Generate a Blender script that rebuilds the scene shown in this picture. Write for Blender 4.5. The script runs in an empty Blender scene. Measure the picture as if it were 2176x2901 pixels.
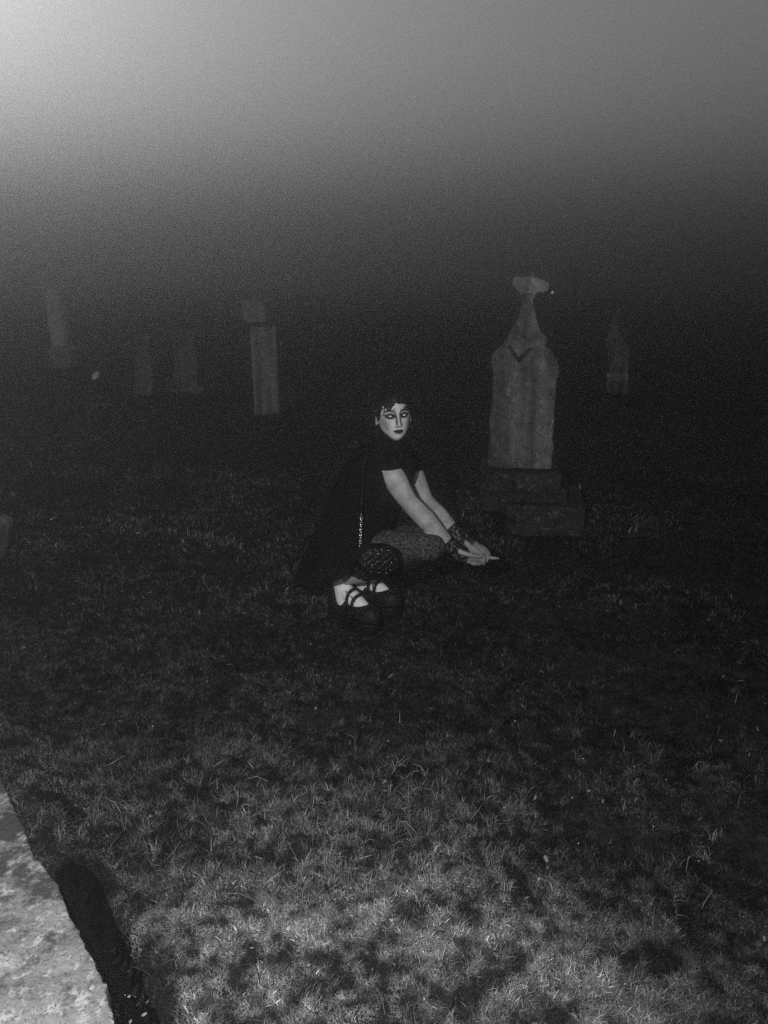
import bpy, bmesh, math, random
import numpy as np
from mathutils import Vector, Matrix, Euler

# ------------------------------------------------------------------ camera, night sky, flash, exposure
SC = bpy.context.scene
COL = SC.collection
R = math.radians
CAM_H = 1.44
PITCH = R(16.6)
FOC = 2179.0            # focal length in photo pixels (photo 2176 x 2901)
cam_d = bpy.data.cameras.new('camera')
cam_d.sensor_fit = 'VERTICAL'
cam_d.sensor_height = 24.0
cam_d.lens = 24.0 * FOC / 2901.0
cam_d.clip_start = 0.02
cam_d.clip_end = 500
cam = bpy.data.objects.new('camera', cam_d)
COL.objects.link(cam)
cam.location = (0, 0, CAM_H)
cam.rotation_euler = (math.pi / 2 - PITCH, 0, 0)
SC.camera = cam

world = bpy.data.worlds.new('World')
SC.world = world
world.use_nodes = True
wn = world.node_tree
bg = wn.nodes['Background']
sky = wn.nodes.new('ShaderNodeTexSky')
sky.sky_type = 'NISHITA'
sky.sun_disc = False
sky.sun_elevation = R(23.5)
sky.sun_rotation = R(-34)
bwn = wn.nodes.new('ShaderNodeRGBToBW')
wn.links.new(sky.outputs[0], bwn.inputs[0])
wn.links.new(bwn.outputs[0], bg.inputs[0])
bg.inputs[1].default_value = 0.066

# the photographer's flash: held up to the left of the lens
FLASH = Vector((-0.32, 0.22, 1.58))
fl = bpy.data.lights.new('flash', 'POINT')
fl.energy = 208.0
fl.color = (1, 1, 1)
fl.shadow_soft_size = 0.012
flo = bpy.data.objects.new('flash', fl)
COL.objects.link(flo)
flo.location = FLASH
FOG = 0.050
FOG_G = 0.968

SC.view_settings.view_transform = 'Standard'
SC.view_settings.look = 'None'
SC.view_settings.exposure = 0.0
SC.view_settings.gamma = 1.0
SC.view_settings.use_curve_mapping = False
SC.render.engine = 'CYCLES'
SC.cycles.use_denoising = False      # the photograph is grainy: keep the sampling grain
SC.cycles.sample_clamp_indirect = 1.2
SC.cycles.max_bounces = 6
SC.cycles.diffuse_bounces = 2
SC.cycles.glossy_bounces = 2
SC.cycles.transparent_max_bounces = 16
SC.cycles.volume_bounces = 3

# ------------------------------------------------------------------ helpers
CP, SP = math.cos(PITCH), math.sin(PITCH)

def ray(px, py):
    x = (px - 1088.0) / FOC
    y = (py - 1450.5) / FOC
    return Vector((x, CP - y * SP, -(SP + y * CP)))

def at(px, py, Y):
    """world point that stands at distance Y ahead of the photographer"""
    d = ray(px, py)
    return Vector((0, 0, CAM_H)) + d * (Y / d.y)

def on_z(px, py, z=0.0):
    d = ray(px, py)
    return Vector((0, 0, CAM_H)) + d * ((z - CAM_H) / d.z)

def hash2(ix, iy, seed):
    n = (ix.astype(np.int64) * 374761393 + iy.astype(np.int64) * 668265263 + seed * 982451653) & 0x7fffffff
    n = ((n ^ (n >> 13)) * 1274126177) & 0x7fffffff
    n = (n ^ (n >> 16)) & 0xffff
    return n / 65535.0

def vnoise(x, y, seed=0):
    x = np.asarray(x, float); y = np.asarray(y, float)
    ix = np.floor(x); iy = np.floor(y)
    fx = x - ix; fy = y - iy
    fx = fx * fx * (3 - 2 * fx); fy = fy * fy * (3 - 2 * fy)
    a = hash2(ix, iy, seed); b = hash2(ix + 1, iy, seed)
    c = hash2(ix, iy + 1, seed); d = hash2(ix + 1, iy + 1, seed)
    return (a * (1 - fx) + b * fx) * (1 - fy) + (c * (1 - fx) + d * fx) * fy

def fbm(x, y, seed=0, octaves=4):
    s = 0.0; a = 0.5; t = 0.0
    for o in range(octaves):
        s = s + a * vnoise(np.asarray(x) * 2 ** o, np.asarray(y) * 2 ** o, seed + o * 7)
        t += a; a *= 0.5
    return s / t

def noise3(p, scale, seed):
    """cheap 3-D noise in -1..1 out of three 2-D slices"""
    q = p * scale
    return ((fbm(q[:, 0] + 3.1, q[:, 1] - q[:, 2] * .37, seed, 3) + fbm(q[:, 1] * .9 + 9.7, q[:, 2] + q[:, 0] * .31, seed + 31, 3)
             + fbm(q[:, 2] + 5.3, q[:, 0] * .8 - q[:, 1] * .29, seed + 77, 3)) / 3 - .5) * 2

# ------------------------------------------------------------------ materials (the place is seen in monochrome)
def mat(name, lo, hi=None, scale=8.0, rough=0.85, bump=0.0, bump_scale=40.0, metallic=0.0, spec=0.3, contrast=(0.35, 0.65), detail=8.0, attr=None, distortion=0.0, stretch=None):
    m = bpy.data.materials.new(name)
    m.use_nodes = True
    nt = m.node_tree
    b = nt.nodes['Principled BSDF']
    b.inputs['Roughness'].default_value = rough
    b.inputs['Metallic'].default_value = metallic
    b.inputs['Specular IOR Level'].default_value = spec
    tc = nt.nodes.new('ShaderNodeTexCoord')
    src = tc.outputs['Object']
    if stretch:
        mp = nt.nodes.new('ShaderNodeMapping')
        mp.inputs['Scale'].default_value = stretch
        nt.links.new(src, mp.inputs[0]); src = mp.outputs[0]
    if hi is None:
        b.inputs['Base Color'].default_value = (lo, lo, lo, 1)
    else:
        n = nt.nodes.new('ShaderNodeTexNoise')
        n.inputs['Scale'].default_value = scale
        n.inputs['Detail'].default_value = detail
        n.inputs['Roughness'].default_value = 0.62
        n.inputs['Distortion'].default_value = distortion
        nt.links.new(src, n.inputs['Vector'])
        r = nt.nodes.new('ShaderNodeMapRange')
        r.inputs['From Min'].default_value = contrast[0]
        r.inputs['From Max'].default_value = contrast[1]
        r.inputs['To Min'].default_value = lo
        r.inputs['To Max'].default_value = hi
        nt.links.new(n.outputs['Fac'], r.inputs['Value'])
        out = r.outputs[0]
        if attr:
            a = nt.nodes.new('ShaderNodeAttribute'); a.attribute_name = attr
            mu = nt.nodes.new('ShaderNodeMath'); mu.operation = 'MULTIPLY'
            nt.links.new(out, mu.inputs[0]); nt.links.new(a.outputs['Fac'], mu.inputs[1])
            out = mu.outputs[0]
        nt.links.new(out, b.inputs['Base Color'])
    if bump:
        n2 = nt.nodes.new('ShaderNodeTexNoise')
        n2.inputs['Scale'].default_value = bump_scale
        n2.inputs['Detail'].default_value = 6
        nt.links.new(src, n2.inputs['Vector'])
        bp = nt.nodes.new('ShaderNodeBump')
        bp.inputs['Strength'].default_value = bump
        bp.inputs['Distance'].default_value = 0.01
        nt.links.new(n2.outputs['Fac'], bp.inputs['Height'])
        nt.links.new(bp.outputs[0], b.inputs['Normal'])
    return m

def lichen_mat(name, stone_lo, stone_hi, lichen, moss, lscale=14.0, amount=0.56, moss_amount=0.6, mscale=3.0, soft=.06, moss_far=0.0, pits=.62, streaks=0.0):
    """weathered stone: grain, pale lichen rosettes and dark moss with shapes of their own"""
    m = mat(name, stone_lo, stone_hi, 13.0, 0.92, 0.8, 70.0, spec=0.12, contrast=(.3, .7))
    nt = m.node_tree
    b = nt.nodes['Principled BSDF']
    base = b.inputs['Base Color'].links[0].from_socket
    tc = [n for n in nt.nodes if n.type == 'TEX_COORD'][0]
    def layer(prev, val, scale, thr, sft, seed, rough=.62, grad=0.0):
        n = nt.nodes.new('ShaderNodeTexNoise'); n.noise_dimensions = '4D'
        n.inputs['W'].default_value = seed
        n.inputs['Scale'].default_value = scale; n.inputs['Detail'].default_value = 7
        n.inputs['Roughness'].default_value = rough
        nt.links.new(tc.outputs['Object'], n.inputs['Vector'])
        v = n.outputs['Fac']
        if grad:
            sp = nt.nodes.new('ShaderNodeSeparateXYZ'); nt.links.new(tc.outputs['Object'], sp.inputs[0])
            g = nt.nodes.new('ShaderNodeMapRange')
            g.inputs['From Min'].default_value = .85; g.inputs['From Max'].default_value = 1.5
            g.inputs['To Min'].default_value = -grad * .35; g.inputs['To Max'].default_value = grad
            nt.links.new(sp.outputs['Y'], g.inputs['Value'])
            ad = nt.nodes.new('ShaderNodeMath'); ad.operation = 'ADD'
            nt.links.new(v, ad.inputs[0]); nt.links.new(g.outputs[0], ad.inputs[1]); v = ad.outputs[0]
        r = nt.nodes.new('ShaderNodeMapRange')
        r.inputs['From Min'].default_value = thr; r.inputs['From Max'].default_value = thr + sft
        nt.links.new(v, r.inputs['Value'])
        mx = nt.nodes.new('ShaderNodeMix'); mx.data_type = 'FLOAT'
        nt.links.new(r.outputs[0], mx.inputs['Factor'])
        nt.links.new(prev, mx.inputs[2]); mx.inputs[3].default_value = val
        return mx.outputs[0]
    o = layer(base, lichen, lscale, amount, soft, 1.7)
    o = layer(o, lichen * .8, lscale * 3.1, .57, soft, 3.3)
    o = layer(o, moss, mscale, moss_amount, soft * 1.2, 5.2, .7, moss_far)
    o = layer(o, moss * 1.5, lscale * 3.2, pits, .05, 8.9, .7)
    if streaks:
        mp = nt.nodes.new('ShaderNodeMapping'); mp.inputs['Scale'].default_value = (9, 9, 1.1)
        nt.links.new(tc.outputs['Object'], mp.inputs[0])
        n = nt.nodes.new('ShaderNodeTexNoise'); n.inputs['Scale'].default_value = 1.3; n.inputs['Detail'].default_value = 6
        nt.links.new(mp.outputs[0], n.inputs['Vector'])
        r = nt.nodes.new('ShaderNodeMapRange'); r.inputs['From Min'].default_value = .38; r.inputs['From Max'].default_value = .62
        r.inputs['To Min'].default_value = 1 - streaks; r.inputs['To Max'].default_value = 1.15
        nt.links.new(n.outputs['Fac'], r.inputs['Value'])
        mu = nt.nodes.new('ShaderNodeMath'); mu.operation = 'MULTIPLY'
        nt.links.new(o, mu.inputs[0]); nt.links.new(r.outputs[0], mu.inputs[1]); o = mu.outputs[0]
    nt.links.new(o, b.inputs['Base Color'])
    return m

def lace_mat(name, dark, scale, thr, soft=0.06):
    """dark net fabric with real holes"""
    m = bpy.data.materials.new(name); m.use_nodes = True
    nt = m.node_tree
    b = nt.nodes['Principled BSDF']
    b.inputs['Base Color'].default_value = (dark, dark, dark, 1)
    b.inputs['Roughness'].default_value = .8
    b.inputs['Specular IOR Level'].default_value = .1
    tc = nt.nodes.new('ShaderNodeTexCoord')
    n = nt.nodes.new('ShaderNodeTexNoise'); n.inputs['Scale'].default_value = scale; n.inputs['Detail'].default_value = 3
    nt.links.new(tc.outputs['Object'], n.inputs['Vector'])
    r = nt.nodes.new('ShaderNodeMapRange')
    r.inputs['From Min'].default_value = thr; r.inputs['From Max'].default_value = thr + soft
    r.inputs['To Min'].default_value = 1.0; r.inputs['To Max'].default_value = 0.35
    nt.links.new(n.outputs['Fac'], r.inputs['Value'])
    nt.links.new(r.outputs[0], b.inputs['Alpha'])
    return m

M = {}
M['shadow_soil'] = mat('shadow_black_soil', .002, .006, 30, .95, .8, 60, spec=.05)
M['earth'] = mat('grassy_earth', .006, .030, 30, .95, 1.0, 90, spec=.1)
M['stone'] = lichen_mat('weathered_stone', .10, .22, .30, .03, 26, .56, .655, 9, .10, 0, .565, .55)
M['stone_pale'] = lichen_mat('weathered_pale_stone', .17, .31, .36, .09, 26, .56, .70, 9, .10, 0, .60, .3)
M['stone_mid'] = lichen_mat('recess_shade_stone', .03, .07, .12, .015, 30, .60, .58, 14, .08)
M['stone_dark'] = lichen_mat('dark_mottled_stone', .018, .055, .14, .008, 22, .60, .555, 6, .06)  # darkest of the stones, used for bases and feet
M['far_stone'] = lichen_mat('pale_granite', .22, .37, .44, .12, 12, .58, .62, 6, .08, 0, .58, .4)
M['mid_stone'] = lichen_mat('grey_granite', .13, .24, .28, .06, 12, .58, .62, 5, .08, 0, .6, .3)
M['marble'] = lichen_mat('white_marble', .55, .75, .75, .25, 12, .6, .66, 5, .08)
M['slab'] = lichen_mat('lichen_slab', .16, .34, .46, .07, 48, .53, .585, 15, .07, .14, .555)
M['skin'] = mat('pale_skin', .27, .43, 26, .55, .35, 160, spec=.25, attr='tone')
M['face'] = mat('powdered_face', .44, .66, 30, .5, .15, 220, spec=.3, attr='tone')
M['black_cloth'] = mat('black_velvet', .004, .009, 60, .95, .2, 200, spec=.05)
M['hair'] = mat('dark_hair', .006, .018, 60, .55, 0, 0, spec=.25)
M['tights'] = mat('patterned_tights', .014, .115, 95, .85, .3, 150, spec=.1, contrast=(.40, .68), detail=4)
M['stocking'] = mat('dark_stocking', .006, .022, 90, .85, .2, 150, spec=.1)
M['sock'] = mat('white_sock', .80, .95, 90, .9, .2, 260, spec=.1)
M['shoe'] = mat('black_leather', .004, .008, 40, .55, .1, 120, spec=.2)
M['lace'] = lace_mat('black_lace', .006, 105, .51)
M['bag'] = mat('black_quilted_leather', .003, .005, 60, .5, .1, 150, spec=.18)
M['metal'] = mat('silver_metal', .85, None, rough=.22, metallic=1.0)
M['eye_white'] = mat('eye_white', .08, None, rough=.27, spec=1.0)
M['catchlight'] = mat('eye_catchlight', .95, None, rough=.25, spec=1.0)  # white disc painted as the flash catchlight in the eye
M['petal'] = mat('white_petal', .80, None, rough=.7)
M['stem'] = mat('made_up_dark_stem', .012, None, rough=.8)
M['drop'] = mat('glint_bead', .95, None, rough=.15, spec=1.0)  # opaque white: the sparkle of a lit drop put into the colour
M['litter'] = mat('dry_leaf', .16, .4, 60, .8)
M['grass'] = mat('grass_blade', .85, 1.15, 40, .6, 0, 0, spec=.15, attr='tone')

# ------------------------------------------------------------------ mesh helpers
def link(o, parent=None):
    COL.objects.link(o)
    if parent is not None:
        o.parent = parent
    return o

def mesh_obj(name, verts, faces, material, parent=None, smooth=True):
    me = bpy.data.meshes.new(name)
    me.from_pydata([tuple(v) for v in verts], [], faces)
    me.update()
    if material is not None:
        me.materials.append(material)
    if smooth:
        me.polygons.foreach_set('use_smooth', [True] * len(me.polygons))
    return link(bpy.data.objects.new(name, me), parent)

def empty(name, loc, rz=0.0):
    o = bpy.data.objects.new(name, None)
    o.empty_display_size = .1
    COL.objects.link(o)
    o.location = loc
    o.rotation_euler = (0, 0, rz)
    return o

def tag(o, label=None, cat=None, group=None, kind=None):
    if label: o['label'] = label
    if cat: o['category'] = cat
    if group: o['group'] = group
    if kind: o['kind'] = kind
    return o

def frame_dir(t):
    t = t.normalized()
    ref = Vector((0, 0, 1)) if abs(t.z) < .9 else Vector((1, 0, 0))
    u = t.cross(ref).normalized()
    return u, u.cross(t).normalized()

def tube(pts, radii, n=10, caps=True, V=None, F=None):
    """closed tapered tube with rounded ends through pts"""
    V = [] if V is None else V
    F = [] if F is None else F
    pts = [Vector(p) for p in pts]
    P, Q = [], []
    if caps:
        t0 = (pts[0] - pts[1]).normalized()
        for a in (80, 50, 25):
            P.append(pts[0] + t0 * radii[0] * math.sin(R(a))); Q.append(radii[0] * math.cos(R(a)))
    P += pts; Q += list(radii)
    if caps:
        t1 = (pts[-1] - pts[-2]).normalized()
        for a in (25, 50, 80):
            P.append(pts[-1] + t1 * radii[-1] * math.sin(R(a))); Q.append(radii[-1] * math.cos(R(a)))
    u, v = frame_dir(P[1] - P[0])
    base = len(V)
    for i, p in enumerate(P):
        t = (P[min(i + 1, len(P) - 1)] - P[max(i - 1, 0)]).normalized()
        u = (u - t * u.dot(t)).normalized(); v = t.cross(u)
        for k in range(n):
            a = 2 * math.pi * k / n
            V.append(p + (u * math.cos(a) + v * math.sin(a)) * Q[i])
    for i in range(len(P) - 1):
        for k in range(n):
            a = base + i * n + k; b = base + i * n + (k + 1) % n
            F.append((a, b, b + n, a + n))
    F.append(tuple(base + k for k in reversed(range(n))))
    F.append(tuple(base + (len(P) - 1) * n + k for k in range(n)))
    return V, F

def smooth_path(pts, radii, sub=5):
    """Catmull-Rom through points and radii"""
    P = [Vector(p) for p in pts]
    out, rr = [], []
    n = len(P)
    for i in range(n - 1):
        p0 = P[max(i - 1, 0)]; p1 = P[i]; p2 = P[i + 1]; p3 = P[min(i + 2, n - 1)]
        for k in range(sub):
            t = k / sub
            out.append(.5 * ((2 * p1) + (p2 - p0) * t + (2 * p0 - 5 * p1 + 4 * p2 - p3) * t * t + (3 * p1 - p0 - 3 * p2 + p3) * t ** 3))
            rr.append(radii[i] * (1 - t) + radii[i + 1] * t)
    out.append(P[-1]); rr.append(radii[-1])
    return out, rr

def voxel_union(V, F, size, smooth_iter=4):
    """one continuous surface out of overlapping closed shapes; returns verts (numpy) and faces"""
    me = bpy.data.meshes.new('tmp'); me.from_pydata([tuple(v) for v in V], [], F); me.update()
    bm = bmesh.new(); bm.from_mesh(me); bmesh.ops.recalc_face_normals(bm, faces=bm.faces); bm.to_mesh(me); bm.free()
    o = bpy.data.objects.new('tmp', me); COL.objects.link(o)
    md = o.modifiers.new('r', 'REMESH'); md.mode = 'VOXEL'; md.voxel_size = size
    if smooth_iter:
        s = o.modifiers.new('s', 'SMOOTH'); s.factor = .5; s.iterations = smooth_iter
    dg = bpy.context.evaluated_depsgraph_get()
    dg.update()
    ev = bpy.data.meshes.new_from_object(o.evaluated_get(dg))
    nv = len(ev.vertices)
    co = np.empty(nv * 3); ev.vertices.foreach_get('co', co); co = co.reshape(-1, 3)
    no = np.empty(nv * 3); ev.vertices.foreach_get('normal', no); no = no.reshape(-1, 3)
    faces = [tuple(p.vertices) for p in ev.polygons]
    bpy.data.objects.remove(o); bpy.data.meshes.remove(me); bpy.data.meshes.remove(ev)
    return co, no, faces

def np_mesh(name, co, faces, material, parent=None):
    return mesh_obj(name, co.tolist(), faces, material, parent)

def prism(outline, y0, y1, V, F):
    """outline: list of (x, z), counter-clockwise seen from the front; extruded from y0 to y1"""
    b = len(V); n = len(outline)
    for y in (y0, y1):
        for x, z in outline:
            V.append(Vector((x, y, z)))
    F.append(tuple(b + i for i in range(n)))
    F.append(tuple(b + n + i for i in reversed(range(n))))
    for i in range(n):
        j = (i + 1) % n
        F.append((b + j, b + i, b + n + i, b + n + j))

def box_shape(x0, x1, y0, y1, z0, z1, V, F):
    prism([(x0, z0), (x1, z0), (x1, z1), (x0, z1)], y0, y1, V, F)

def stone_part(name, build, material, parent, voxel=.014, amp=.006, freq=9.0, seed=1, smooth_iter=2, chips=0.0):
    V, F = [], []
    build(V, F)
    co, no, faces = voxel_union(V, F, voxel, smooth_iter)
    d = noise3(co, freq, seed) * amp + noise3(co, freq * 3.3, seed + 5) * amp * .45
    if chips:
        c = noise3(co, freq * .7, seed + 11)
        d -= np.clip(c - .25, 0, 1) * chips
    co = co + no * d[:, None]
    return np_mesh(name, co, faces, material, parent)

# ------------------------------------------------------------------ slab edge and hollow, in plan
SLAB_Z = 0.12
edge_px = [(-60, 2075), (0, 2190), (60, 2330), (100, 2430), (128, 2452), (150, 2478), (168, 2512), (190, 2560), (200, 2592), (222, 2630), (240, 2672),
           (262, 2705), (278, 2742), (292, 2772), (308, 2790), (302, 2806), (310, 2836), (322, 2870), (326, 2901), (350, 2990)]
slab_edge = [on_z(px, py, SLAB_Z) for px, py in edge_px]
dv = (slab_edge[-1] - slab_edge[-4]).normalized()
e_dir = (slab_edge[1] - slab_edge[-1]).normalized()
perp = Vector((-e_dir.y, e_dir.x, 0))          # towards the left, over the slab
slab_plan = [p.copy() for p in slab_edge] + [slab_edge[-1] - e_dir * .16, slab_edge[-1] - e_dir * .17 + perp * .78, slab_edge[0] + e_dir * .25 + perp * .78, slab_edge[0] + e_dir * .25]
hollow_px = [(172, 2560), (215, 2538), (272, 2530), (312, 2548), (338, 2590), (364, 2640), (388, 2700), (428, 2785), (468, 2862), (500, 2925), (560, 3060), (380, 3080), (300, 2790)]
hollow_plan = [on_z(px, py, 0.0) for px, py in hollow_px]
HA = on_z(230, 2500, 0.0)

def inside(px, py, poly):
    px = np.asarray(px); py = np.asarray(py)
    r = np.zeros(px.shape, bool)
    n = len(poly)
    for i in range(n):
        x0, y0 = poly[i].x, poly[i].y; x1, y1 = poly[(i + 1) % n].x, poly[(i + 1) % n].y
        c = ((y0 > py) != (y1 > py)) & (px < (x1 - x0) * (py - y0) / (y1 - y0 + 1e-12) + x0)
        r ^= c
    return r

def dist_line(x, y, a, d):
    return (x - a.x) * (-d.y) + (y - a.y) * d.x     # signed distance left of the line

def ground_h(x, y):
    x = np.asarray(x, float); y = np.asarray(y, float)
    h = (fbm(x * 1.1 + 7, y * 1.1 + 3, 11, 3) - .5) * .10 + (fbm(x * 4.2, y * 4.2, 23, 3) - .5) * .06
    damp = np.exp(-((x + .08) ** 2 + (y - 3.15) ** 2) / .25) * .85 + np.exp(-((x - 1.0) ** 2 + (y - 4.7) ** 2) / .3) * .8
    h = h * (1 - np.clip(damp, 0, 1))
    # bank of turf that rises against the far part of the slab
    s = (x - HA.x) * e_dir.x + (y - HA.y) * e_dir.y
    w = dist_line(x, y, slab_edge[-1], e_dir)
    rise = 1 / (1 + np.exp(-(s + .065) / .022)) * np.exp(-np.clip(-w - .05, 0, 9) ** 2 / .012) * np.exp(-np.clip(s - .8, 0, 9) ** 2 / .6) / (1 + np.exp((w - .012) / .006))
    h = h * (1 - rise) + rise * .128
    hol = 1 / (1 + np.exp((s + .105) / .014)) * np.exp(-np.clip(-w - .105, 0, 9) ** 2 / .0012)
    h = h + (fbm(x * 12, y * 12, 37, 3) - .5) * .040 * (1 - np.clip(damp, 0, 1)) * (1 - rise) * (1 - hol)
    h = h * (1 - hol) - hol * .11
    return h

def gh(x, y):
    return float(ground_h(np.array([x]), np.array([y]))[0])

# ------------------------------------------------------------------ ground sheet (finer near the camera)
def axis_steps(lo, hi, near, far_step):
    return np.unique(np.concatenate([np.arange(lo, near[0], far_step), np.arange(near[0], near[1], .022), np.arange(near[1], hi + .01, far_step)]))
gx = axis_steps(-130, 130, (-2.4, 2.8), 2.6)
gy = axis_steps(-24, 190, (0.2, 5.6), 2.6)
GX, GY = np.meshgrid(gx, gy)
GZ = ground_h(GX.ravel(), GY.ravel())
nx, ny = len(gx), len(gy)
gv = np.stack([GX.ravel(), GY.ravel(), GZ], 1)
gf = [(j * nx + i, j * nx + i + 1, (j + 1) * nx + i + 1, (j + 1) * nx + i) for j in range(ny - 1) for i in range(nx - 1)]
ground = np_mesh('ground', gv, gf, M['earth'])
tag(ground, kind='structure')

# ------------------------------------------------------------------ haze
V, F = [], []
box_shape(-134, 134, -28, 195, -1.3, 18.0, V, F)
haze = mesh_obj('haze', V, F, None, smooth=False)
bmh = bmesh.new(); bmh.from_mesh(haze.data); bmesh.ops.recalc_face_normals(bmh, faces=bmh.faces); bmh.to_mesh(haze.data); bmh.free()
hm = bpy.data.materials.new('night_fog'); hm.use_nodes = True
hm.node_tree.nodes.clear()
ho = hm.node_tree.nodes.new('ShaderNodeOutputMaterial')
hv = hm.node_tree.nodes.new('ShaderNodeVolumePrincipled')
hv.inputs['Color'].default_value = (.95, .95, .95, 1)
hv.inputs['Density'].default_value = FOG
hv.inputs['Anisotropy'].default_value = FOG_G
hm.node_tree.links.new(hv.outputs[0], ho.inputs['Volume'])
haze.data.materials.append(hm)
tag(haze, kind='stuff')

# ------------------------------------------------------------------ grave slab beside the photographer
def slab_build(V, F):
    b = len(V); n = len(slab_plan)
    for z in (-.10, SLAB_Z):
        for p in slab_plan:
            V.append(Vector((p.x, p.y, z)))
    F.append(tuple(b + i for i in reversed(range(n)))); F.append(tuple(b + n + i for i in range(n)))
    for i in range(n):
        j = (i + 1) % n
        F.append((b + i, b + j, b + n + j, b + n + i))
slab = stone_part('grave_slab', slab_build, M['slab'], None, .008, .005, 22, 3, 0, chips=.010)
tag(slab, 'pale lichen-covered raised stone slab with chipped edge, closest to the camera', 'grave slab')

# bare ground in the hollow, coloured near black as the slab's shadow
def shadow_soil_strip():
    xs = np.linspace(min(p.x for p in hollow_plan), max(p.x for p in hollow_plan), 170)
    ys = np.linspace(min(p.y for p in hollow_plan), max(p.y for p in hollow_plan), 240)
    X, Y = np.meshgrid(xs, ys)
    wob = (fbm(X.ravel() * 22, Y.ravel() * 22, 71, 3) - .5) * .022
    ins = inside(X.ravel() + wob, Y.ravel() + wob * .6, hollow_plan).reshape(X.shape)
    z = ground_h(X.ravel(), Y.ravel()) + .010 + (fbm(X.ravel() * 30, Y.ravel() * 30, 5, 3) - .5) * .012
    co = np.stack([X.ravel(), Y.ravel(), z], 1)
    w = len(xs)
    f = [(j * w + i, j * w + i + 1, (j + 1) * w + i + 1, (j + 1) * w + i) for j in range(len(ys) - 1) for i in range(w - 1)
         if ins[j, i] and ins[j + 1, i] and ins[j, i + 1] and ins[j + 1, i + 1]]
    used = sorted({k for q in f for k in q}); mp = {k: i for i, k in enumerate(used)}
    return np_mesh('shadow_soil', co[used], [tuple(mp[k] for k in q) for q in f], M['shadow_soil'])
tag(shadow_soil_strip(), kind='structure')

# ------------------------------------------------------------------ monument with broken cross
def profile_at(pts, Y, org):
    """outline points of a face that stands Y ahead, relative to org"""
    return [((p - org).x, (p - org).z) for p in (at(px, py, Y) for px, py in pts)]

MY = 4.62
mo = at(1500, 1492, MY); mo.z = gh(mo.x, MY)
mon = empty('gravestone', (mo.x, MY, mo.z), R(-9.5))
tag(mon, 'tall weathered monument topped by a broken stone cross, on stepped dark plinth', 'gravestone')
shaft_px = [(1392, 1330), (1572, 1330), (1573, 1290), (1578, 1265), (1574, 1240), (1577, 1200), (1581, 1130), (1585, 1080), (1592, 1060), (1591, 1034), (1586, 1020), (1577, 1003), (1566, 988),
            (1552, 978), (1540, 960), (1462, 960), (1446, 968), (1434, 982), (1418, 996), (1404, 1008), (1402, 1034), (1409, 1060), (1404, 1120), (1400, 1180), (1394, 1205), (1397, 1240)]
neck_px = [(1448, 1000), (1556, 1000), (1553, 978), (1563, 966), (1552, 948), (1541, 940), (1534, 920), (1527, 898), (1523, 868), (1521, 830), (1487, 830), (1486, 868),
           (1480, 900), (1470, 916), (1459, 934), (1450, 952), (1446, 970)]
head_px = [(1487, 845), (1522, 845), (1524, 834), (1532, 829), (1546, 830), (1559, 825), (1565, 812), (1562, 800), (1549, 792), (1536, 791), (1531, 786), (1518, 786),
           (1508, 782), (1490, 786), (1478, 783), (1463, 786), (1458, 797), (1460, 809), (1470, 818), (1476, 827), (1485, 832)]
base_px = [(1372, 1392), (1604, 1392), (1604, 1341), (1372, 1341)]
o3 = Vector((mo.x, 0, mo.z))
prism_of = lambda pts, y0, y1, Yf: (lambda V, F: prism(profile_at(pts, Yf, o3), y0, y1, V, F))
stone_part('shaft', prism_of(shaft_px, -.11, .09, MY - .11), M['stone'], mon, .008, .011, 21, 5, 1, chips=.032)
stone_part('gable', prism_of(neck_px, -.10, .08, MY - .10), M['stone'], mon, .009, .008, 18, 8, 2, chips=.018)
stone_part('cross_head', prism_of(head_px, -.09, .06, MY - .09), M['stone_pale'], mon, .006, .008, 24, 9, 0)
def chevron(V, F):
    prism(profile_at([(1448, 984), (1480, 1030), (1518, 990), (1511, 984), (1480, 1014), (1457, 978)], MY - .12, o3), -.134, -.06, V, F)
stone_part('shade_chevron', chevron, M['stone_mid'], mon, .005, .003, 30, 12, 1)  # raised V coloured dark as the shade of a recess
V, F = tube([(p - Vector((mo.x, MY, mo.z))) for p in (at(1510, 792, MY), at(1510, 781, MY), at(1509, 772, MY))], [.009, .006, .004], 8)
mesh_obj('finial', V, F, M['stone_pale'], mon)
def step2(V, F):
    p = profile_at(base_px, MY - .20, o3); box_shape(p[0][0], p[1][0], -.20, .20, p[0][1] - .02, p[2][1], V, F)
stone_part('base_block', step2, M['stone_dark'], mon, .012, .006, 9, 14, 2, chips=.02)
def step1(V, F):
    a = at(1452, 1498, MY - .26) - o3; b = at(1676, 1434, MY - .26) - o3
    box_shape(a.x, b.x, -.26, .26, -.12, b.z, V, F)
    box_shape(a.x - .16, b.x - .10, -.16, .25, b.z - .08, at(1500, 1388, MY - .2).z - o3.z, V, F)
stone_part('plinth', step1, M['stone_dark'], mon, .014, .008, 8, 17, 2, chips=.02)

# made-up stem with a white bead standing in for a glint beside the cross
dp = at(1565, 828, MY - .05)
tw = empty('glint_stem', (dp.x, dp.y, dp.z))
tag(tw, 'made-up thin dark stem with one white bead as a glint beside the arm of the broken cross', 'glint_stem')
V, F = tube([(-.05, .03, -.045), (-.02, .01, .006), (.0, 0, .012), (.028, .004, .014)], [.0022, .002, .0018, .0012], 6)
mesh_obj('stem', V, F, M['stem'], tw)  # made-up stem that carries the glint bead
def drop_shape(r):  # shape of the white glint bead
    V, F = tube([(0, 0, -r * .5), (0, 0, 0), (0, 0, r * .7)], [r * .8, r, r * .45], 10)
    return V, F
V, F = drop_shape(.0085)
mesh_obj('glint_bead', V, F, M['drop'], tw)

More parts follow.
